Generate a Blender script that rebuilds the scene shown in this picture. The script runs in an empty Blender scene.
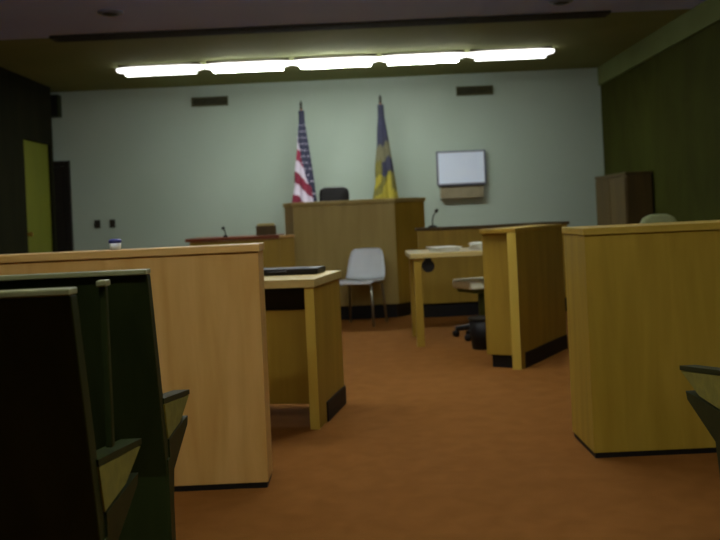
import bpy, bmesh, math, random
from mathutils import Vector, Matrix
random.seed(7)
S = bpy.context.scene
COL = S.collection
PI = math.pi
R = math.radians

# ------------------------------------------------------------------ materials
def lin(c):
    c = c / 255.0
    return c / 12.92 if c <= 0.04045 else ((c + 0.055) / 1.055) ** 2.4
def rgb(r, g, b):
    return (lin(r), lin(g), lin(b), 1.0)

def mat(name, col, rough=0.6, metal=0.0, col2=None, scale=(4, 4, 4), detail=4.0, bump=0.0,
        bump_scale=80.0, emit=None, strength=0.0, spec=0.35):
    m = bpy.data.materials.new(name)
    m.use_nodes = True
    nt = m.node_tree
    b = nt.nodes['Principled BSDF']
    b.inputs['Base Color'].default_value = col
    b.inputs['Roughness'].default_value = rough
    b.inputs['Metallic'].default_value = metal
    b.inputs['Specular IOR Level'].default_value = spec
    tc = nt.nodes.new('ShaderNodeTexCoord')
    if col2 is not None:
        mp = nt.nodes.new('ShaderNodeMapping')
        mp.inputs['Scale'].default_value = scale
        nz = nt.nodes.new('ShaderNodeTexNoise')
        nz.inputs['Scale'].default_value = 1.0
        nz.inputs['Detail'].default_value = detail
        nz.inputs['Distortion'].default_value = 0.4
        cr = nt.nodes.new('ShaderNodeValToRGB')
        cr.color_ramp.elements[0].position = 0.32
        cr.color_ramp.elements[0].color = col2
        cr.color_ramp.elements[1].position = 0.68
        cr.color_ramp.elements[1].color = col
        nt.links.new(tc.outputs['Object'], mp.inputs['Vector'])
        nt.links.new(mp.outputs['Vector'], nz.inputs['Vector'])
        nt.links.new(nz.outputs['Fac'], cr.inputs['Fac'])
        nt.links.new(cr.outputs['Color'], b.inputs['Base Color'])
    if bump > 0:
        n2 = nt.nodes.new('ShaderNodeTexNoise')
        n2.inputs['Scale'].default_value = bump_scale
        n2.inputs['Detail'].default_value = 3.0
        bp = nt.nodes.new('ShaderNodeBump')
        bp.inputs['Strength'].default_value = bump
        bp.inputs['Distance'].default_value = 0.01
        nt.links.new(tc.outputs['Object'], n2.inputs['Vector'])
        nt.links.new(n2.outputs['Fac'], bp.inputs['Height'])
        nt.links.new(bp.outputs['Normal'], b.inputs['Normal'])
    if emit is not None:
        b.inputs['Emission Color'].default_value = emit
        b.inputs['Emission Strength'].default_value = strength
    return m

M = {}
M['oak'] = mat('oak_veneer', rgb(218, 178, 106), 0.45, col2=rgb(200, 156, 82), scale=(14, 14, 1.6), bump=0.05, bump_scale=60)
M['oak_cap'] = mat('oak_cap', rgb(224, 186, 114), 0.4, col2=rgb(208, 166, 92), scale=(1.6, 16, 16))
M['oak_shaded'] = mat('colour_shaded_veneer', rgb(180, 152, 56), 0.45, col2=rgb(162, 134, 42), scale=(14, 14, 1.6), bump=0.05, bump_scale=60)  # right rail oak, camera colour shading put into its tone
M['oak_shaded_cap'] = mat('colour_shaded_cap', rgb(192, 164, 68), 0.4, col2=rgb(172, 144, 52), scale=(1.6, 16, 16))  # cap of the same rail, colour shading painted in alike
M['oak_edge'] = mat('pale_edge_strip', rgb(208, 184, 84), 0.45, col2=rgb(194, 168, 70), scale=(12, 12, 1.5))
M['oak_olive'] = mat('olive_oak_veneer', rgb(168, 138, 48), 0.5, col2=rgb(150, 122, 38), scale=(12, 12, 1.4))
M['oak_grey'] = mat('bench_oak_veneer', rgb(174, 154, 88), 0.5, col2=rgb(160, 140, 76), scale=(10, 10, 1.2))
M['laminate'] = mat('table_laminate', rgb(200, 182, 118), 0.35, col2=rgb(190, 170, 104), scale=(3, 14, 14))
M['red_wood'] = mat('reddish_wood', rgb(140, 74, 34), 0.45, col2=rgb(120, 60, 26), scale=(2, 16, 16))
M['dark_wood'] = mat('dark_stained_wood', rgb(40, 50, 20), 0.5, col2=rgb(31, 40, 14), scale=(14, 14, 1.5), spec=0.15)
M['lit_edge'] = mat('painted_edge_highlight', rgb(132, 136, 98), 0.35, col2=rgb(112, 116, 80), scale=(6, 6, 6))  # pale tone carries the lamplight caught on the pew tops
M['seat'] = mat('olive_seat_upholstery', rgb(134, 128, 44), 0.8, col2=rgb(118, 112, 36), scale=(30, 30, 30), bump=0.1)
M['brown_wood'] = mat('brown_cabinet_wood', rgb(90, 72, 32), 0.5, col2=rgb(76, 60, 25), scale=(10, 10, 1.2))
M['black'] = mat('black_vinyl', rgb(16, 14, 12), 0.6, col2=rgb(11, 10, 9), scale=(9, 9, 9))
M['black_leather'] = mat('black_leather', rgb(20, 16, 16), 0.45, col2=rgb(12, 10, 10), scale=(20, 20, 20), bump=0.1)
M['carpet'] = mat('brown_carpet', rgb(138, 92, 42), 0.95, col2=rgb(130, 85, 37), scale=(9, 9, 9), detail=8, bump=0.4, bump_scale=220, spec=0.05)
M['wall'] = mat('pale_wall_paint', rgb(170, 185, 172), 0.8, col2=rgb(164, 180, 166), scale=(0.8, 0.8, 0.8), bump=0.03, bump_scale=120, spec=0.1)
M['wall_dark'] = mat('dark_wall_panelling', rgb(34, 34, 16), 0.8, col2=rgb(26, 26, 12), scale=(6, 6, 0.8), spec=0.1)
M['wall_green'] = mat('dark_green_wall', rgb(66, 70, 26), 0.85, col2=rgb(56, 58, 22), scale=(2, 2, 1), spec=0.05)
M['wall_rear'] = mat('rear_wall_paint', rgb(120, 112, 78), 0.85, col2=rgb(112, 104, 72), scale=(1, 1, 1))
M['ceil'] = mat('olive_ceiling', rgb(128, 134, 92), 0.9, col2=rgb(120, 126, 84), scale=(1, 1, 1), spec=0.05)
M['ceil_blue'] = mat('grey_blue_ceiling', rgb(176, 188, 255), 0.9, col2=rgb(168, 180, 250), scale=(1, 1, 1), spec=0.05)
M['band'] = mat('green_grey_band', rgb(112, 122, 78), 0.85, col2=rgb(104, 114, 70), scale=(2, 2, 2), spec=0.05)
M['door'] = mat('olive_door_paint', rgb(116, 122, 30), 0.6, col2=rgb(106, 112, 24), scale=(3, 3, 0.8))
M['dark_door'] = mat('dark_door_wood', rgb(30, 26, 16), 0.6, col2=rgb(22, 18, 11), scale=(9, 9, 1))
M['metal'] = mat('brushed_metal', rgb(170, 168, 150), 0.35, 0.9, col2=rgb(150, 148, 130), scale=(30, 30, 4))
M['brass'] = mat('brass', rgb(190, 150, 60), 0.3, 0.9, col2=rgb(170, 130, 50), scale=(20, 20, 20))
M['vent'] = mat('olive_vent_metal', rgb(84, 84, 48), 0.6, 0.2, col2=rgb(74, 74, 40), scale=(20, 20, 20))
M['vent_dark'] = mat('vent_cavity', rgb(24, 24, 14), 0.9, col2=rgb(18, 18, 10), scale=(20, 20, 20))
M['slot'] = mat('dark_slot_metal', rgb(46, 44, 34), 0.8, col2=rgb(38, 36, 28), scale=(8, 8, 8))
M['white'] = mat('white_plastic', rgb(240, 248, 248), 0.4, col2=rgb(232, 242, 244), scale=(6, 6, 6))
M['board'] = mat('pale_blue_board', rgb(226, 238, 255), 0.35, col2=rgb(220, 233, 255), scale=(3, 3, 3))
M['board_frame'] = mat('grey_frame', rgb(110, 112, 132), 0.5, col2=rgb(98, 100, 120), scale=(8, 8, 8))
M['tray'] = mat('taupe_tray', rgb(140, 132, 106), 0.6, col2=rgb(130, 122, 96), scale=(8, 8, 8))
M['paper'] = mat('white_paper', rgb(232, 232, 214), 0.8, col2=rgb(226, 226, 206), scale=(10, 10, 10))
M['cream'] = mat('cream_card', rgb(206, 190, 122), 0.7, col2=rgb(196, 178, 110), scale=(10, 10, 10))
M['blue_plastic'] = mat('blue_plastic', rgb(70, 78, 150), 0.4, col2=rgb(60, 68, 138), scale=(10, 10, 10))
M['pale_green'] = mat('pale_green_fabric', rgb(150, 158, 112), 0.8, col2=rgb(138, 146, 100), scale=(30, 30, 30))
M['pale_seat'] = mat('pale_seat_fabric', rgb(238, 242, 216), 0.7, col2=rgb(230, 234, 206), scale=(30, 30, 30))
M['green_metal'] = mat('dull_green_metal', rgb(104, 116, 60), 0.5, 0.2, col2=rgb(92, 104, 50), scale=(8, 8, 8))
M['flag_red'] = mat('flag_red', rgb(124, 36, 58), 0.8, col2=rgb(108, 30, 50), scale=(12, 12, 12))
M['flag_white'] = mat('flag_white', rgb(196, 188, 204), 0.8, col2=rgb(182, 174, 190), scale=(12, 12, 12))
M['flag_blue'] = mat('flag_blue', rgb(42, 44, 66), 0.8, col2=rgb(34, 36, 56), scale=(12, 12, 12))
M['flag_navy'] = mat('flag_navy', rgb(40, 42, 64), 0.8, col2=rgb(32, 34, 52), scale=(12, 12, 12))
M['flag_gold'] = mat('flag_gold', rgb(154, 142, 44), 0.8, col2=rgb(132, 122, 36), scale=(12, 12, 12))
M['flag_olive'] = mat('flag_olive', rgb(104, 100, 42), 0.8, col2=rgb(86, 82, 32), scale=(12, 12, 12))
M['flag_tan'] = mat('flag_tan', rgb(104, 102, 76), 0.8, col2=rgb(86, 84, 60), scale=(12, 12, 12))
M['fixture'] = mat('fixture_enamel', rgb(150, 148, 140), 0.5, col2=rgb(142, 140, 132), scale=(6, 6, 6))
M['lens'] = mat('lit_lens', rgb(240, 240, 240), 0.5, emit=(1.0, 0.97, 0.95, 1), strength=2.6)
M['lens_court'] = mat('lit_lens_court', rgb(240, 240, 240), 0.5, emit=(0.9, 0.95, 1.0, 1), strength=7.0)
M['glow_centre'] = mat('lit_diffuser_centre', rgb(240, 240, 240), 0.5, emit=(0.96, 1.0, 0.95, 1), strength=90.0)
M['glow'] = mat('lit_diffuser', rgb(240, 240, 240), 0.5, emit=(0.96, 1.0, 0.95, 1), strength=46.0)
M['glow_dimmed'] = mat('lit_diffuser_dimmed', rgb(240, 240, 240), 0.5, emit=(0.95, 1.0, 0.93, 1), strength=4.0)  # outer lamps turned down to darken the wall ends, standing in for vignetting
M['glow_mid'] = mat('lit_diffuser_court', rgb(240, 240, 240), 0.5, emit=(1.0, 1.0, 0.92, 1), strength=34.0)
M['glow_warm'] = mat('lit_diffuser_gallery', rgb(240, 240, 240), 0.5, emit=(1.0, 0.98, 0.84, 1), strength=36.0)

# ------------------------------------------------------------------ mesh helpers
class MB:
    def __init__(self):
        self.bm = bmesh.new()
    def _place(self, verts, mtx):
        if mtx is not None:
            bmesh.ops.transform(self.bm, matrix=mtx, verts=verts)
    def box(self, x0, x1, y0, y1, z0, z1, bev=0.0, mtx=None):
        vs = bmesh.ops.create_cube(self.bm, size=1.0)['verts']
        for v in vs:
            v.co = Vector(((x0 + x1) / 2 + v.co.x * (x1 - x0), (y0 + y1) / 2 + v.co.y * (y1 - y0),
                           (z0 + z1) / 2 + v.co.z * (z1 - z0)))
        self._place(vs, mtx)
        if bev > 0:
            es = list({e for v in vs for e in v.link_edges})
            bmesh.ops.bevel(self.bm, geom=es, offset=bev, segments=2, profile=0.6, affect='EDGES')
        return self
    def prism(self, pts, axis, a0, a1, bev=0.0, mtx=None):
        # pts: 2-D outline in the plane across axis (x: (y,z), y: (x,z), z: (x,y))
        def p3(p, a):
            return {'x': (a, p[0], p[1]), 'y': (p[0], a, p[1]), 'z': (p[0], p[1], a)}[axis]
        A = [self.bm.verts.new(p3(p, a0)) for p in pts]
        B = [self.bm.verts.new(p3(p, a1)) for p in pts]
        n = len(pts)
        fs = [self.bm.faces.new(A[::-1]), self.bm.faces.new(B)]
        for i in range(n):
            fs.append(self.bm.faces.new((A[i], A[(i + 1) % n], B[(i + 1) % n], B[i])))
        self._place(A + B, mtx)
        bmesh.ops.recalc_face_normals(self.bm, faces=fs)
        if bev > 0:
            es = list({e for f in fs for e in f.edges})
            bmesh.ops.bevel(self.bm, geom=es, offset=bev, segments=2, profile=0.6, affect='EDGES')
        return self
    def tube(self, pts, r, n=12, mtx=None):
        pts = [Vector(p) for p in pts]
        rings = []
        rs = r if isinstance(r, (list, tuple)) else [r] * len(pts)
        up = None
        for i, p in enumerate(pts):
            d = (pts[min(i + 1, len(pts) - 1)] - pts[max(i - 1, 0)]).normalized()
            ref = Vector((0, 0, 1)) if abs(d.z) < 0.9 else Vector((1, 0, 0))
            u = d.cross(ref).normalized()
            if up is not None:
                u = (up - d * up.dot(d)).normalized()
            up = u
            w = d.cross(u).normalized()
            rings.append([self.bm.verts.new(p + (u * math.cos(2 * PI * k / n) + w * math.sin(2 * PI * k / n)) * rs[i]) for k in range(n)])
        fs = []
        for a, b in zip(rings, rings[1:]):
            for k in range(n):
                fs.append(self.bm.faces.new((a[k], a[(k + 1) % n], b[(k + 1) % n], b[k])))
        fs.append(self.bm.faces.new(rings[0][::-1])); fs.append(self.bm.faces.new(rings[-1]))
        bmesh.ops.recalc_face_normals(self.bm, faces=fs)
        self._place([v for q in rings for v in q], mtx)
        return self
    def lathe(self, prof, c=(0, 0), n=24, mtx=None):
        rings = []
        for r, z in prof:
            rings.append([self.bm.verts.new((c[0] + r * math.cos(2 * PI * k / n), c[1] + r * math.sin(2 * PI * k / n), z)) for k in range(n)])
        fs = []
        for a, b in zip(rings, rings[1:]):
            for k in range(n):
                fs.append(self.bm.faces.new((a[k], a[(k + 1) % n], b[(k + 1) % n], b[k])))
        fs.append(self.bm.faces.new(rings[0][::-1])); fs.append(self.bm.faces.new(rings[-1]))
        bmesh.ops.recalc_face_normals(self.bm, faces=fs)
        self._place([v for q in rings for v in q], mtx)
        return self
    def build(self, name, m, parent=None, smooth=False):
        me = bpy.data.meshes.new(name)
        self.bm.to_mesh(me); self.bm.free()
        for x in (m if isinstance(m, list) else [m]):
            me.materials.append(x)
        o = bpy.data.objects.new(name, me)
        COL.objects.link(o)
        if parent is not None:
            o.parent = parent
        if smooth:
            for p in me.polygons:
                p.use_smooth = True
        return o

def tag(o, label, cat, group=None):
    o['label'] = label; o['category'] = cat
    if group: o['group'] = group
    return o
def thing(name, label, cat, loc=(0, 0, 0), rz=0.0, group=None):
    o = bpy.data.objects.new(name, None)
    o.empty_display_size = 0.1
    COL.objects.link(o)
    o.location = loc; o.rotation_euler = (0, 0, rz)
    return tag(o, label, cat, group)
def struct(o):
    o['kind'] = 'structure'
    return o
def dup(root, loc, rz, label):
    r = root.copy(); COL.objects.link(r)
    r.location = loc; r.rotation_euler = (0, 0, rz); r['label'] = label
    for ch in list(root.children):
        c = ch.copy(); COL.objects.link(c); c.parent = r
        for g in ch.children:
            d = g.copy(); COL.objects.link(d); d.parent = c
    return r

# ------------------------------------------------------------------ the room
XL, XR, YB, YF, H = -3.9, 3.28, 12.0, -3.0, 2.87
XA = -4.8                                  # alcove beyond the end of the left wall
struct(MB().box(-5.0, 3.5, -3.2, 12.2, -0.1, 0).build('floor', M['carpet']))
YS = 8.58
struct(MB().box(-5.0, 3.5, YS, 12.2, H, H + 0.1).build('ceiling', M['ceil']))
struct(MB().box(-5.0, 3.5, -3.2, YS, H, H + 0.1).build('ceiling', M['ceil_blue']))
struct(MB().box(-5.0, 3.5, YB, YB + 0.12, 0, H).build('wall_back', M['wall']))
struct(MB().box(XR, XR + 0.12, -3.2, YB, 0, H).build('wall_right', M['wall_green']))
struct(MB().box(-5.0, 3.5, -3.2, -3.0, 0, H).build('wall_front', M['wall_rear']))
# left wall with the door opening close to its far end
DY0, DY1, DZ = 10.55, 11.48, 2.13
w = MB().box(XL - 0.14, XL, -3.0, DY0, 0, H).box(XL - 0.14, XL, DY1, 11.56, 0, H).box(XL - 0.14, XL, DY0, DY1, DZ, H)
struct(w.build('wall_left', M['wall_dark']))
struct(MB().box(XA - 0.12, XA, 11.42, YB, 0, H).box(XA, XL - 0.14, 11.42, 11.56, 0, H).build('wall_alcove', M['wall']))
d1 = struct(MB().box(XL - 0.09, XL - 0.04, DY0 + 0.002, DY1 - 0.002, 0.005, DZ - 0.002).build('door_1', M['door']))
tag(d1, 'olive green door set in the dark left wall', 'door')
MB().tube([(XL - 0.04, DY0 + 0.08, 1.0), (XL + 0.01, DY0 + 0.08, 1.0)], 0.018).tube([(XL + 0.005, DY0 + 0.08, 1.0), (XL + 0.03, DY0 + 0.08, 1.0)], [0.03, 0.022]).build('door_knob', M['brass'], d1)
d2 = struct(MB().box(-4.7, -3.9, YB - 0.05, YB - 0.003, 0.005, 1.87).build('door_2', M['dark_door']))
tag(d2, 'dark brown door in back wall at far left corner', 'door')
MB().box(-4.79, -4.705, YB - 0.06, YB - 0.002, 0.0, 1.95).box(-3.895, -3.83, YB - 0.06, YB - 0.002, 0.0, 1.95).box(-4.7, -3.9, YB - 0.06, YB - 0.002, 1.875, 1.95).build('door_frame', M['dark_door'], d2)
struct(MB().box(XR - 0.03, XR - 0.001, -2.99, YB - 0.001, 2.63, H - 0.001).build('trim_1', M['band']))

# long slot diffuser where the two ceilings meet
sl = thing('slot_diffuser', 'long dark air slot running across ceiling in front of lights', 'air vent', (-0.1, YS, H))
MB().box(-2.75, 2.55, -0.1, 0.1, -0.025, -0.001).build('frame', M['slot'], sl)
for yy in (-0.05, 0.0, 0.05):
    MB().box(-2.7, 2.5, yy - 0.012, yy + 0.012, -0.034, -0.026).build('slat', M['slot'], sl)

# ceiling speakers
def ceiling_speaker(x, y, label):
    t = thing('ceiling_speaker', label, 'ceiling speaker', (x, y, H), 0, 'ceiling speakers')
    MB().lathe([(0.001, -0.022), (0.06, -0.022), (0.10, -0.014), (0.11, -0.001), (0.001, -0.001)]).build('rim', M['board_frame'], t, True)
    MB().lathe([(0.001, -0.03), (0.05, -0.028), (0.07, -0.023), (0.001, -0.0225)]).build('grille', M['slot'], t, True)
ceiling_speaker(-2.04, 7.65, 'round dark ceiling speaker on the upper left ceiling')
ceiling_speaker(1.87, 8.0, 'round dark ceiling speaker on the upper right ceiling')

# ------------------------------------------------------------------ fluorescent fixtures
LL = 1.0
def fixture(x, y, label, glow, group):
    lens = M['lens_court'] if glow in (M['glow_mid'],) else M['lens']
    t = thing('fluorescent_light', label, 'ceiling light', (x, y, H), 0, group)
    MB().box(-LL / 2 + 0.03, LL / 2 - 0.03, -0.09, 0.09, -0.03, -0.001, 0.006).build('housing', M['fixture'], t)
    # wrap-round lens: half-round tube with tapered ends
    mb = MB()
    rings = []
    K = 16
    for i in range(K + 1):
        s = i / K
        xx = (s - 0.5) * (LL - 0.005)
        e = min(s, 1 - s) * 2
        f = min(1.0, 0.45 + 0.55 * math.sin(min(1.0, e / 0.45) * PI / 2))
        ring = []
        for k in range(13):
            a = PI * k / 12
            ring.append(mb.bm.verts.new((xx, 0.11 * f * math.cos(a), -0.031 - 0.07 * f * math.sin(a))))
        rings.append(ring)
    for a, b in zip(rings, rings[1:]):
        for k in range(13):
            mb.bm.faces.new((a[k], a[(k + 1) % 13], b[(k + 1) % 13], b[k]))
    mb.bm.faces.new(rings[0]); mb.bm.faces.new(rings[-1][::-1])
    bmesh.ops.recalc_face_normals(mb.bm, faces=mb.bm.faces[:])
    mb.build('lens', lens, t, True)
    MB().box(-LL / 2 + 0.1, LL / 2 - 0.1, -0.05, 0.05, -0.110, -0.1005, 0.003).build('diffuser', glow, t)
    return t
LY = 10.3
f0 = fixture(-2.2, LY, 'lit fluorescent light, leftmost of the row before back wall', M['glow_dimmed'], 'row of five lit ceiling lights')
for i, lab in enumerate(('second lit fluorescent light from left in ceiling row',
                         'middle lit fluorescent light of the row of five',
                         'lit fluorescent light second from right in ceiling row',
                         'lit fluorescent light, rightmost of the row before back wall')):
    if i < 3:
        fixture(-2.2 + (i + 1), LY, lab, M['glow_centre'] if i == 1 else M['glow'], 'row of five lit ceiling lights')
    else:
        dup(f0, (-2.2 + (i + 1), LY, H), 0, lab)
for (y, glow, where, grp) in ((5.4, M['glow_mid'], 'above the counsel tables', 'court ceiling lights'),
                              (1.2, M['glow_warm'], 'above the pews', 'gallery ceiling lights')):
    for i, lab in enumerate(('leftmost lit ceiling light ', 'second lit ceiling light from left ', 'middle lit ceiling light ',
                             'second lit ceiling light from right ', 'rightmost lit ceiling light ')):
        fixture(-2.2 + i, y, lab + where, glow if 0 < i < 4 else M['glow_dimmed'], grp)

# ------------------------------------------------------------------ back wall fittings
def wall_vent(x, z, label):
    t = thing('air_vent', label, 'air vent', (x, YB, z), 0, 'wall air vents')
    W, Hh = 0.245, 0.062
    MB().box(-W, W, -0.012, -0.002, -Hh, Hh).build('backing', M['vent_dark'], t)
    MB().box(-W, W, -0.03, -0.012, Hh - 0.014, Hh).box(-W, W, -0.03, -0.012, -Hh, -Hh + 0.014).box(-W, -W + 0.014, -0.03, -0.012, -Hh + 0.014, Hh - 0.014).box(W - 0.014, W, -0.03, -0.012, -Hh + 0.014, Hh - 0.014).build('frame', M['vent'], t)
    for k in range(4):
        zc = -0.036 + k * 0.024
        MB().box(-W + 0.015, W - 0.015, -0.026, -0.013, zc - 0.003, zc + 0.003).build('louvre', M['vent'], t)
wall_vent(-1.93, 2.655, 'dark louvred wall vent up on the left of back wall')
wall_vent(1.60, 2.64, 'dark louvred wall vent above the pale board')

bd = thing('wall_board', 'pale blue rectangular board in grey frame on back wall', 'board', (1.372, YB, 1.62))
MB().box(-0.325, 0.325, -0.05, -0.002, -0.225, 0.225, 0.004).build('backing', M['board_frame'], bd)
MB().box(-0.305, 0.305, -0.056, -0.0505, -0.205, 0.207).build('panel', M['board'], bd)
fr = MB()
fr.box(-0.325, 0.325, -0.066, -0.051, 0.208, 0.226).box(-0.325, -0.306, -0.066, -0.051, -0.206, 0.208).box(0.306, 0.325, -0.066, -0.051, -0.206, 0.208).box(-0.325, 0.325, -0.066, -0.051, -0.225, -0.206)
fr.build('frame', M['board_frame'], bd)
tr = thing('wall_box', 'taupe box on back wall right below the pale board', 'box', (1.365, YB, 1.30))
MB().box(-0.285, 0.285, -0.10, -0.002, -0.085, 0.07, 0.008).build('body', M['tray'], tr)
MB().box(-0.30, 0.30, -0.115, -0.002, 0.071, 0.088, 0.003).build('lid', M['slot'], tr)

sp = thing('wall_speaker', 'small dark green speaker high on wall at left corner', 'speaker', (-3.99, YB, 2.53))
MB().box(-0.07, 0.09, -0.16, -0.02, 0.0, 0.29, 0.008).build('body', M['dark_wood'], sp)
MB().box(-0.055, 0.075, -0.168, -0.161, 0.02, 0.27).build('grille', M['black'], sp)
MB().box(-0.02, 0.04, -0.02, -0.002, 0.08, 0.2).build('bracket', M['black'], sp)

def wall_switch(x, z, label):
    t = thing('wall_switch', label, 'switch', (x, YB, z), 0, 'dark wall switches')
    MB().box(-0.038, 0.038, -0.012, -0.002, -0.055, 0.055, 0.003).build('plate', M['slot'], t)
    MB().box(-0.008, 0.008, -0.022, -0.0125, -0.012, 0.016, 0.002).build('toggle', M['black'], t)
wall_switch(-3.50, 1.09, 'dark wall switch on back wall, nearer the corner door')
wall_switch(-3.30, 1.09, 'dark wall switch on back wall, farther from the corner door')

# ------------------------------------------------------------------ judge's bench
jb = thing('judge_bench', 'tall olive oak judge bench in the centre before the flags', 'bench', (-0.15, 9.06, 0))
BZ = 1.205
A, B, C, D = (-0.64, 0.40), (-0.52, 0.0), (0.50, 0.0), (0.83, 0.42)
def slab(p, q, t, z0, z1):
    p, q = Vector(p), Vector(q)
    d = (q - p).normalized(); n = Vector((-d.y, d.x)) * t
    return [tuple(p), tuple(q), tuple(q + n), tuple(p + n)]
MB().prism(slab(B, C, 0.03, 0, 0), 'z', 0.14, BZ - 0.04).build('front_panel', M['oak_grey'], jb)
MB().prism(slab((C[0] + .003, C[1] + .002), D, 0.03, 0, 0), 'z', 0.14, BZ - 0.04).build('side_panel', M['oak_olive'], jb)
MB().prism(slab(A, (B[0] - .003, B[1] + .002), 0.03, 0, 0), 'z', 0.14, BZ - 0.04).build('side_panel', M['oak_grey'], jb)
MB().prism([(-0.655, 0.41), (-0.535, -0.02), (0.51, -0.02), (0.85, 0.42), (0.78, 0.5), (-0.6, 0.5)], 'z', BZ - 0.04, BZ, 0.004).build('top', M['oak_grey'], jb)
MB().prism([(-0.61, 0.42), (-0.50, 0.04), (0.48, 0.04), (0.79, 0.44)], 'z', 0.0, 0.14).build('toe_base', M['black'], jb)
ds = tag(MB().box(-0.8, 0.75, 9.62, 11.2, 0, 0.16, 0.01).build('dais', M['carpet']), 'low carpeted platform behind the judge bench', 'platform')

jc = thing('judge_chair', 'black leather high-back chair behind the judge bench', 'chair', (-0.275, 10.3, 0.16), R(4))
MB().prism([(-0.17, 0.62), (-0.175, 1.16), (-0.16, 1.21), (-0.11, 1.235), (0.11, 1.235), (0.16, 1.21), (0.175, 1.16), (0.17, 0.62)], 'y', 0.17, 0.27, 0.02).build('backrest', M['black_leather'], jc, True)
MB().box(-0.23, 0.23, -0.22, 0.2, 0.42, 0.52, 0.03).build('seat', M['black_leather'], jc)
MB().box(-0.05, 0.05, 0.17, 0.22, 0.4, 0.64, 0.01).build('back_bracket', M['black'], jc)
for s in (-1, 1):
    MB().box(s * 0.27 - 0.025, s * 0.27 + 0.025, -0.15, 0.17, 0.66, 0.69, 0.01).box(s * 0.27 - 0.015, s * 0.27 + 0.015, -0.03, 0.03, 0.44, 0.66).box(min(s * 0.22, s * 0.28), max(s * 0.22, s * 0.28), -0.03, 0.03, 0.43, 0.46).build('armrest', M['black'], jc)
MB().tube([(0, 0, 0.08), (0, 0, 0.42)], 0.03).build('pedestal', M['metal'], jc)
for k in range(5):
    a = 2 * PI * k / 5 + 0.3
    lg = MB().tube([(0, 0, 0.09), (0.27 * math.cos(a), 0.27 * math.sin(a), 0.06)], [0.028, 0.018], 8).build('base_leg', M['black'], jc)
    MB().lathe([(0.005, 0.0), (0.022, 0.006), (0.028, 0.025), (0.022, 0.044), (0.005, 0.05)], (0.27 * math.cos(a), 0.27 * math.sin(a)), 12).build('caster', M['black'], lg, True)

# ------------------------------------------------------------------ wings either side of the bench
lw = thing('clerk_desk', 'low olive desk with reddish top left of judge bench', 'desk', (-1.24, 8.93, 0))
MB().box(-0.46, 0.43, 0.0, 0.03, 0.12, 0.855).build('front_panel', M['oak_olive'], lw)
MB().box(-0.46, -0.43, 0.031, 0.55, 0.12, 0.855).build('side_panel', M['oak_olive'], lw)
MB().box(-0.44, 0.42, 0.05, 0.53, 0.0, 0.119).build('toe_base', M['black'], lw)
MB().box(-0.50, 0.43, -0.03, 0.6, 0.857, 0.89, 0.004).build('desktop', M['red_wood'], lw)
lr = thing('low_partition', 'short olive panel joining clerk desk to judge bench', 'partition', (-0.745, 8.92, 0))
MB().box(-0.063, 0.085, 0.0, 0.03, 0.12, 0.86).build('panel', M['oak_olive'], lr)
MB().box(-0.063, 0.085, -0.02, 0.05, 0.86, 0.885, 0.003).build('cap', M['oak_cap'], lr)
MB().box(-0.063, 0.085, 0.01, 0.03, 0.0, 0.119).build('toe_base', M['black'], lr)

rw = thing('witness_stand', 'low olive witness stand wall with brown cap right of bench', 'witness stand', (1.30, 8.93, 0))
MB().box(-0.74, 0.75, 0.0, 0.03, 0.14, 0.865).build('front_panel', M['oak_olive'], rw)
MB().box(0.72, 0.75, 0.031, 0.9, 0.14, 0.865).build('side_panel', M['oak_olive'], rw)
MB().box(-0.73, 0.74, 0.03, 0.06, 0.0, 0.139).build('toe_base', M['black'], rw)
MB().box(-0.755, 0.77, -0.02, 0.12, 0.866, 0.895, 0.004).build('cap', M['brown_wood'], rw)

def microphone(loc, rz, label, s=1.0):
    t = thing('gooseneck_microphone', label, 'microphone', loc, rz)
    MB().lathe([(0.001, 0.0), (0.045 * s, 0.0), (0.045 * s, 0.012), (0.02 * s, 0.02), (0.001, 0.021)], n=16).build('base', M['black'], t, True)
    pts = [(0.0, 0, 0.02), (0.0, 0, 0.07 * s), (0.01 * s, 0, 0.11 * s), (0.035 * s, 0, 0.15 * s)]
    MB().tube(pts, 0.006, 8).build('neck', M['slot'], t, True)
    MB().tube([(0.033 * s, 0, 0.147 * s), (0.045 * s, 0, 0.163 * s), (0.06 * s, 0, 0.175 * s)], [0.012, 0.018, 0.014], 10).build('head', M['black'], t, True)
microphone((0.72, 8.98, 0.895), 0.0, 'black gooseneck microphone on witness stand cap')
microphone((-1.36, 9.05, 0.89), 2.6, 'small dark microphone standing on the clerk desk', 0.55)

fb = thing('card_box', 'small tan box with pale lid on clerk desk', 'box', (-0.955, 9.12, 0.89), 0.05)
MB().box(-0.10, 0.10, -0.06, 0.06, 0.001, 0.095, 0.004).build('body', M['brown_wood'], fb)
MB().box(-0.085, 0.085, -0.05, 0.05, 0.0955, 0.118, 0.003).build('lid', M['cream'], fb)

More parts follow.
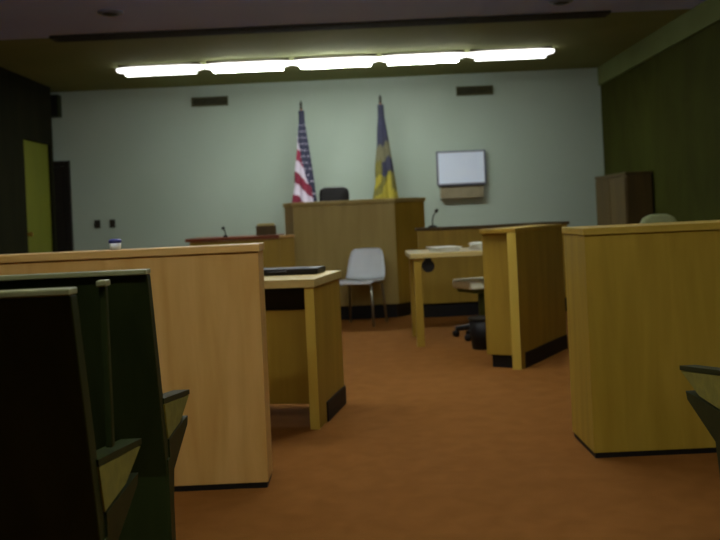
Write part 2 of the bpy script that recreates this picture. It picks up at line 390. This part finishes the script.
# ------------------------------------------------------------------ flags
def flag(name, loc, label, top, bottom, paint, slots, lean):
    t = thing(name, label, 'flag', (loc[0], loc[1], 0))
    MB().lathe([(0.001, 0), (0.16, 0), (0.16, 0.02), (0.13, 0.045), (0.05, 0.07), (0.03, 0.12), (0.001, 0.121)]).build('base', M['brass'], t, True)
    pole = MB().tube([(0, 0, 0.1), (0, 0, top)], 0.014).build('pole', M['red_wood'], t, True)
    MB().lathe([(0.001, top), (0.022, top + 0.005), (0.022, top + 0.02), (0.01, top + 0.03), (0.022, top + 0.055), (0.012, top + 0.085), (0.001, top + 0.11)], n=12).build('finial', M['slot'], pole, True)
    mb = MB()
    NS, NA = 70, 72
    zt = top - 0.02
    rows = []
    for i in range(NS + 1):
        s = i / NS
        z = zt - s * (zt - bottom)
        prof = 0.036 + 0.012 * s + 0.105 * max(0.0, (s - 0.12) / 0.88) ** 0.9
        row = []
        for k in range(NA):
            a = 2 * PI * k / NA
            fold = 1 + (0.08 + 0.16 * s) * math.sin(7 * a + 1.4 * s) + 0.05 * math.sin(3 * a + 5 * s)
            dr = 0.06 * s * max(0, math.cos(a - PI)) * abs(math.sin(s * 9))
            rr = prof * fold + dr * 0.5
            row.append(mb.bm.verts.new((rr * math.cos(a) + lean * s, 0.72 * rr * math.sin(a), z)))
        rows.append(row)
    for i in range(NS):
        for k in range(NA):
            f = mb.bm.faces.new((rows[i][k], rows[i + 1][k], rows[i + 1][(k + 1) % NA], rows[i][(k + 1) % NA]))
            f.material_index = paint((i + 0.5) / NS, 2 * PI * (k + 0.5) / NA)
            f.smooth = True
    mb.bm.faces.new(rows[0]); 
    bmesh.ops.recalc_face_normals(mb.bm, faces=mb.bm.faces[:])
    mb.build('cloth', slots, t)
    # gold fringe cord round the lower hem
    return t
rs = random.Random(3)
stars = {(rs.randrange(4, 40), rs.randrange(0, 72)) for _ in range(150)}
def us(s, a):
    # front of the cloth faces the room: a between PI and 2 PI, left side near PI
    i, k = int(s * 70), int(a / (2 * PI) * 72)
    u = math.cos(a)                       # -1 left .. +1 right
    lim = 0.46 + 0.30 * (u + 0.2)
    if s < lim or u > 0.62:
        return 2 if not ((i % 4 == 1) and (k % 4 == (i // 4 % 2) * 2) and s > 0.1) else 1
    q = (s * 9.5 - 0.9 * u)
    return 0 if int(math.floor(q)) % 2 == 0 else 1
flag('american_flag', (-0.69, 11.5), 'furled United States flag on pole, left behind judge bench', 2.44, 1.02, us,
     [M['flag_red'], M['flag_white'], M['flag_blue']], 0.0)
def state(s, a):
    u = math.cos(a)
    w = s + 0.03 * u + 0.02 * math.sin(5 * a)
    if w < 0.36: return 0
    if w < 0.50: return 3
    if w < 0.63: return 0 if u > -0.35 else 2
    if 0.80 < w < 0.98 and math.sin(5 * a + 9 * s) > -0.3: return 1
    if u > 0.55: return 2
    return 2 if math.sin(4 * a + 22 * s) > 0.1 else 1
flag('state_flag', (0.325, 11.5), 'furled gold and navy flag on pole, right behind judge bench', 2.47, 1.02, state,
     [M['flag_navy'], M['flag_gold'], M['flag_olive'], M['flag_tan']], 0.025)

# ------------------------------------------------------------------ white plastic chair
wc = thing('plastic_chair', 'white plastic shell chair on metal legs before judge bench', 'chair', (-0.03, 8.66, 0), R(-20))
def shell(rows_yz, half):                 # seat-and-back shell swept along a side profile
    mb = MB()
    rows = []
    N = 10
    for (y, z, w, sag) in rows_yz:
        row = []
        for k in range(N + 1):
            u = -1 + 2 * k / N
            row.append((u * w, y + sag[0] * (1 - u * u), z + sag[1] * (1 - u * u)))
        rows.append(row)
    vs = [[mb.bm.verts.new(p) for p in r] for r in rows]
    for a, b in zip(vs, vs[1:]):
        for k in range(N):
            mb.bm.faces.new((a[k], a[k + 1], b[k + 1], b[k]))
    bmesh.ops.recalc_face_normals(mb.bm, faces=mb.bm.faces[:])
    bmesh.ops.solidify(mb.bm, geom=mb.bm.faces[:], thickness=0.012)
    return mb
shell([(-0.22, 0.405, 0.17, (0, 0)), (-0.20, 0.43, 0.20, (0, -0.005)), (-0.1, 0.432, 0.22, (0, -0.02)), (0.05, 0.425, 0.215, (0, -0.025)), (0.15, 0.43, 0.20, (0.005, -0.02))], 0).build('seat', M['white'], wc, True)
shell([(0.152, 0.432, 0.20, (0.005, -0.02)), (0.185, 0.47, 0.20, (0.02, 0)), (0.20, 0.54, 0.195, (0.03, 0)), (0.22, 0.63, 0.18, (0.03, 0)), (0.24, 0.695, 0.16, (0.025, 0)), (0.248, 0.718, 0.13, (0.02, 0))], 0).build('backrest', M['white'], wc, True)
for sx in (-1, 1):
    for (ya, yb) in ((-0.12, -0.19), (0.12, 0.2)):
        MB().tube([(sx * 0.13, ya, 0.395), (sx * 0.17, (ya + yb) / 2, 0.37), (sx * 0.19, yb, 0.0)], 0.011, 8).build('leg', M['metal'], wc, True)

# ------------------------------------------------------------------ bar (rail) in front
def bar(name, x0, x1, y, t, label, z=0.95, wood='oak', capw='oak_cap'):
    b = thing(name, label, 'partition', ((x0 + x1) / 2, y, 0))
    w = (x1 - x0) / 2
    MB().box(-w, w, 0.0, t, 0.022, z - 0.03, 0.003).build('panel', M[wood], b)
    MB().box(-w - 0.006, w + 0.006, -0.01, t + 0.01, z - 0.03, z, 0.004).build('cap', M[capw], b)
    MB().box(-w + 0.006, w - 0.006, 0.005, t - 0.005, 0.0, 0.022).build('toe_base', M['black'], b)
    return b
bar('bar_rail', XL + 0.02, -0.402, 3.50, 0.17, 'long tan oak rail partition in the left foreground')
bar('bar_rail', 0.918, XR - 0.02, 3.70, 0.38, 'tan oak rail partition at right behind the pew arm', 0.948, 'oak_shaded', 'oak_shaded_cap')

cp = thing('cup', 'small white cup with blue rim on the left rail', 'cup', (-0.975, 3.57, 0.95))
MB().lathe([(0.001, 0), (0.020, 0), (0.024, 0.026), (0.001, 0.027)], n=20).build('body', M['white'], cp, True)
MB().lathe([(0.001, 0.0272), (0.025, 0.0272), (0.026, 0.037), (0.018, 0.044), (0.001, 0.0445)], n=20).build('rim', M['blue_plastic'], cp, True)

# ------------------------------------------------------------------ left counsel table
TH = R(-11)
ct = thing('counsel_table', 'pale-topped wooden counsel table behind the left rail', 'table', (-0.235, 4.43, 0), TH)
TW, TD = 1.35, 0.62
MB().box(-TW, 0.0, -0.02, TD, 0.70, 0.742, 0.005).build('tabletop', M['laminate'], ct)
ep = MB().box(-0.055, -0.01, 0.0, TD - 0.02, 0.0, 0.699, 0.003).build('end_panel', M['oak_olive'], ct)
MB().box(-0.056, -0.009, -0.006, -0.0005, 0.0, 0.699).build('edge_strip', M['oak_edge'], ep)
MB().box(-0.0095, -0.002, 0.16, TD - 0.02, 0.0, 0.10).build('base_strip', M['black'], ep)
MB().box(-TW + 0.01, -TW + 0.055, 0.0, TD - 0.02, 0.0, 0.699, 0.003).build('end_panel', M['oak_olive'], ct)
MB().box(-TW + 0.056, -0.056, 0.19, 0.215, 0.085, 0.57).build('modesty_panel', M['oak_olive'], ct)
MB().box(-TW + 0.056, -0.056, 0.216, TD - 0.06, 0.55, 0.698).build('under_top_shade', M['black'], ct)  # black block stands in for the shade under the tabletop
bf = thing('briefcase', 'flat black case lying on the left counsel table', 'case', (-0.43, 4.93, 0.742), TH)
MB().box(-0.22, 0.22, -0.13, 0.07, 0.001, 0.034, 0.008).build('body', M['black_leather'], bf)
MB().tube([(-0.05, -0.13, 0.018), (-0.045, -0.155, 0.018), (0.045, -0.155, 0.018), (0.05, -0.13, 0.018)], 0.006, 8).build('handle', M['black'], bf, True)

# ------------------------------------------------------------------ right counsel table, seats and things on it
rt = thing('counsel_table', 'pale counsel table with papers beside the angled partition', 'table', (0.37, 6.98, 0))
MB().box(0.0, 0.85, 0.0, 0.72, 0.69, 0.728, 0.005).build('tabletop', M['laminate'], rt)
for (x, y) in ((0.03, 0.02), (0.03, 0.64), (0.76, 0.02), (0.76, 0.64)):
    MB().box(x, x + 0.06, y, y + 0.06, 0.0, 0.689, 0.003).build('leg', M['oak_olive'], rt)
MB().tube([(0.145, 0.05, 0.625), (0.145, 0.10, 0.625)], 0.05, 16).box(0.12, 0.17, 0.055, 0.09, 0.66, 0.689).build('bracket', M['black'], rt)
for (x, y, rz, n, lab) in ((0.66, 7.22, 0.1, 9, 'loose white papers at left on the right counsel table'),
                           (0.99, 7.26, -0.2, 14, 'thicker stack of white papers nearest the angled partition')):
    p = thing('paper_stack', lab, 'papers', (x, y, 0.728), rz, 'papers on the counsel table')
    rp = random.Random(int(x * 100))
    for k in range(n):
        mt = Matrix.Rotation(rp.uniform(-.16, .16), 4, 'Z')
        MB().box(-0.108, 0.108, -0.14, 0.14, 0.001 + k * 0.004, 0.004 + k * 0.004, 0, mt).build('sheet', M['paper'], p)
cc = thing('card_box', 'little cream card box standing at right end of counsel table', 'box', (1.09, 7.02, 0.728), 0.2)
MB().box(-0.045, 0.045, -0.03, 0.03, 0.001, 0.075, 0.003).build('body', M['cream'], cc)
MB().box(-0.047, 0.047, -0.032, 0.032, 0.0755, 0.09, 0.003).build('lid', M['paper'], cc)

sc = thing('swivel_chair', 'pale-seated swivel chair beneath the right counsel table', 'chair', (0.985, 7.40, 0), R(200))
MB().prism([(-0.18, -0.2), (0.18, -0.2), (0.22, -0.1), (0.21, 0.17), (0.15, 0.21), (-0.15, 0.21), (-0.21, 0.17), (-0.22, -0.1)], 'z', 0.41, 0.48, 0.02).build('seat', M['pale_seat'], sc, True)
MB().box(-0.16, 0.16, -0.16, 0.16, 0.375, 0.409, 0.01).build('seat_pan', M['green_metal'], sc)
MB().tube([(0, 0, 0.08), (0, 0, 0.376)], [0.045, 0.045], 14).build('pedestal', M['green_metal'], sc, True)
for k in range(5):
    a = 2 * PI * k / 5 + 0.5
    lg = MB().tube([(0, 0, 0.10), (0.25 * math.cos(a), 0.25 * math.sin(a), 0.065)], [0.03, 0.02], 8).build('base_leg', M['black'], sc)
    MB().lathe([(0.005, 0.0), (0.024, 0.006), (0.03, 0.028), (0.024, 0.048), (0.005, 0.054)], (0.25 * math.cos(a), 0.25 * math.sin(a)), 12).build('caster', M['black'], lg, True)
wb = thing('waste_basket', 'black waste basket on carpet before the right counsel table', 'bin', (0.90, 6.80, 0))
MB().lathe([(0.001, 0.0), (0.095, 0.0), (0.115, 0.22), (0.106, 0.22), (0.088, 0.012), (0.001, 0.011)], n=28).build('body', M['black'], wb, True)
MB().lathe([(0.106, 0.221), (0.122, 0.221), (0.122, 0.235), (0.106, 0.235)], n=28).build('rim', M['slot'], wb, True)

# ------------------------------------------------------------------ angled partition at right of the aisle
ap = thing('angled_partition', 'olive oak partition set at an angle right of the aisle', 'partition', (1.0, 5.817, 0), R(-30.5))
# local +y runs along the big face (to the right and away), local -x is the thickness to the left
PL, PT = 0.95, 0.25
MB().box(-PT, -0.06, 0.03, PL, 0.085, 0.885, 0.003).build('panel', M['oak_olive'], ap)
edge = MB().box(-0.058, 0.0, 0.0, PL, 0.0, 0.885, 0.003).build('face_panel', M['oak_olive'], ap)
MB().box(-0.059, 0.001, -0.006, -0.0005, 0.0, 0.885).build('edge_strip', M['oak_edge'], edge)
MB().box(0.0005, 0.008, 0.07, PL - 0.01, 0.0, 0.10).build('base_strip', M['black'], edge)
MB().box(-PT + 0.03, -0.061, 0.05, PL - 0.02, 0.0, 0.084).build('toe_base', M['black'], ap)
MB().box(-PT - 0.002, 0.001, -0.006, PL + 0.002, 0.8855, 0.915, 0.004).build('cap', M['oak_olive'], ap)

# ------------------------------------------------------------------ right side of the court
bc = thing('storage_cabinet', 'tall brown wooden cabinet against the dark right wall', 'cabinet', (3.12, 10.65, 0))
MB().box(-0.14, 0.14, -0.64, 0.64, 0.08, 1.36, 0.004).build('body', M['brown_wood'], bc)
MB().box(-0.155, 0.145, -0.655, 0.655, 1.361, 1.395, 0.004).build('top', M['brown_wood'], bc)
MB().box(-0.12, 0.14, -0.62, 0.62, 0.0, 0.079).build('toe_base', M['black'], bc)
for s in (-1, 1):
    d = MB().box(-0.157, -0.141, min(s * 0.01, s * 0.62), max(s * 0.01, s * 0.62), 0.1, 1.34, 0.002).build('door', M['brown_wood'], bc)
    MB().tube([(-0.158, s * 0.05, 0.7), (-0.175, s * 0.05, 0.7)], [0.008, 0.014], 10).build('knob', M['brass'], d, True)

jr = thing('upholstered_chair', 'chair with rounded pale green back beyond right rail', 'chair', (2.28, 7.15, 0), R(8))
MB().prism([(-0.13, 0.52), (-0.15, 0.80), (-0.145, 0.88), (-0.12, 0.925), (-0.06, 0.95), (0.06, 0.95), (0.12, 0.925), (0.145, 0.88), (0.15, 0.80), (0.13, 0.52)], 'y', -0.22, -0.15, 0.02).build('backrest', M['pale_green'], jr, True)
MB().box(-0.22, 0.22, -0.2, 0.24, 0.42, 0.5, 0.025).build('seat', M['pale_green'], jr)
for s in (-1, 1):
    MB().tube([(s * 0.1, -0.2, 0.56), (s * 0.1, -0.22, 0.46), (s * 0.1, -0.15, 0.415)], 0.012, 8).build('back_support', M['metal'], jr, True)
    for y in (-0.17, 0.2):
        MB().tube([(s * 0.18, y, 0.42), (s * 0.2, y * 1.1, 0.0)], 0.013, 8).build('leg', M['metal'], jr, True)

# ------------------------------------------------------------------ pews
def pew(label, x_aisle, length, y0, side, post=False):
    # side = -1: the pew runs from x_aisle to the left, +1: to the right; y0 = back of the top edge
    t = thing('pew', label, 'pew', (x_aisle, y0, 0), 0, 'pews facing the bench')
    def X(a, b):
        a, b = a * side, b * side
        return min(a, b), max(a, b)
    xa, xb = X(0.004, length - 0.004)
    MB().prism([(0.0, 0.925), (0.035, 0.925), (0.16, 0.42), (0.16, 0.12), (0.115, 0.12), (0.115, 0.42)], 'x', xa, xb, 0.003).build('backrest', M['dark_wood'], t)
    MB().prism([(-0.006, 0.926), (0.04, 0.926), (0.04, 0.938), (-0.006, 0.938)], 'x', xa, xb, 0.003).build('top_edge', M['lit_edge'], t)  # thin strip with the catch-light put into its colour
    sa, sb = X(0.05, length - 0.05)
    MB().prism([(0.165, 0.43), (0.165, 0.505), (0.34, 0.525), (0.385, 0.52), (0.38, 0.49)], 'x', sa, sb, 0.006).build('seat', M['dark_wood'], t)
    for e in (0, 1):
        ea, eb = X(0.0, 0.045) if e == 0 else X(length - 0.045, length)
        # side standard: seat wing tapering back to a pedestal leg
        st = MB().prism([(0.14, 0.505), (0.38, 0.512), (0.37, 0.49), (0.18, 0.42), (0.162, 0.34), (0.162, 0.06), (0.24, 0.02), (0.24, 0.0), (0.08, 0.0), (0.08, 0.02), (0.116, 0.06), (0.116, 0.46), (0.14, 0.46)], 'x', ea, eb, 0.0).build('side_standard', M['dark_wood'], t)
        ar = MB().prism([(0.105, 0.60), (0.41, 0.562), (0.28, 0.518), (0.13, 0.510)], 'x', ea, eb, 0.0).build('armrest', M['seat'], t)
        MB().prism([(0.102, 0.615), (0.42, 0.576), (0.42, 0.563), (0.105, 0.601)], 'x', ea, eb, 0.0).build('arm_cap', M['dark_wood'], ar)
    if post:
        pa, pb = X(0.0, 0.014)
        ep = MB().box(pa, pb, 0.197, 0.217, 0.612, 0.925, 0.004).build('end_post', M['dark_wood'], t)
        MB().box(pa - 0.003, pb + 0.003, 0.19, 0.225, 0.9255, 0.938, 0.003).build('post_cap', M['lit_edge'], ep)  # pale cap paints the highlight on the post top
    return t
pew('dark wooden pew closest to the left rail', -0.50, 2.4, 2.105, -1)
pew('dark wooden pew at left, row nearest the camera', -0.50, 2.4, 1.55, -1, True)
pew('dark wooden pew on the right, only its arm in view', 0.885, 2.3, 2.13, 1)

# ------------------------------------------------------------------ world and camera
W = bpy.data.worlds.new('World'); S.world = W
W.use_nodes = True
W.node_tree.nodes['Background'].inputs['Color'].default_value = (0.02, 0.02, 0.02, 1)
cam = bpy.data.cameras.new('camera')
co = bpy.data.objects.new('camera', cam); COL.objects.link(co)
cam.sensor_width = 36.0; cam.lens = 45.0
cam.shift_y = -54.0 / 720.0
cam.clip_start = 0.05
co.matrix_world = Matrix.Translation((0, 0, 1.04)) @ Matrix.Rotation(R(90), 4, 'X') @ Matrix.Rotation(R(-2.6), 4, 'Z')
cam.dof.use_dof = True
cam.dof.focus_distance = 2.4
cam.dof.aperture_fstop = 45.0 / 1000 / 0.0095
S.camera = co
S.view_settings.view_transform = 'Standard'
S.view_settings.look = 'None'
S.view_settings.gamma = 1.0
S.view_settings.exposure = 0.3
S.view_settings.use_curve_mapping = False
S.cycles.use_denoising = True
S.cycles.max_bounces = 8
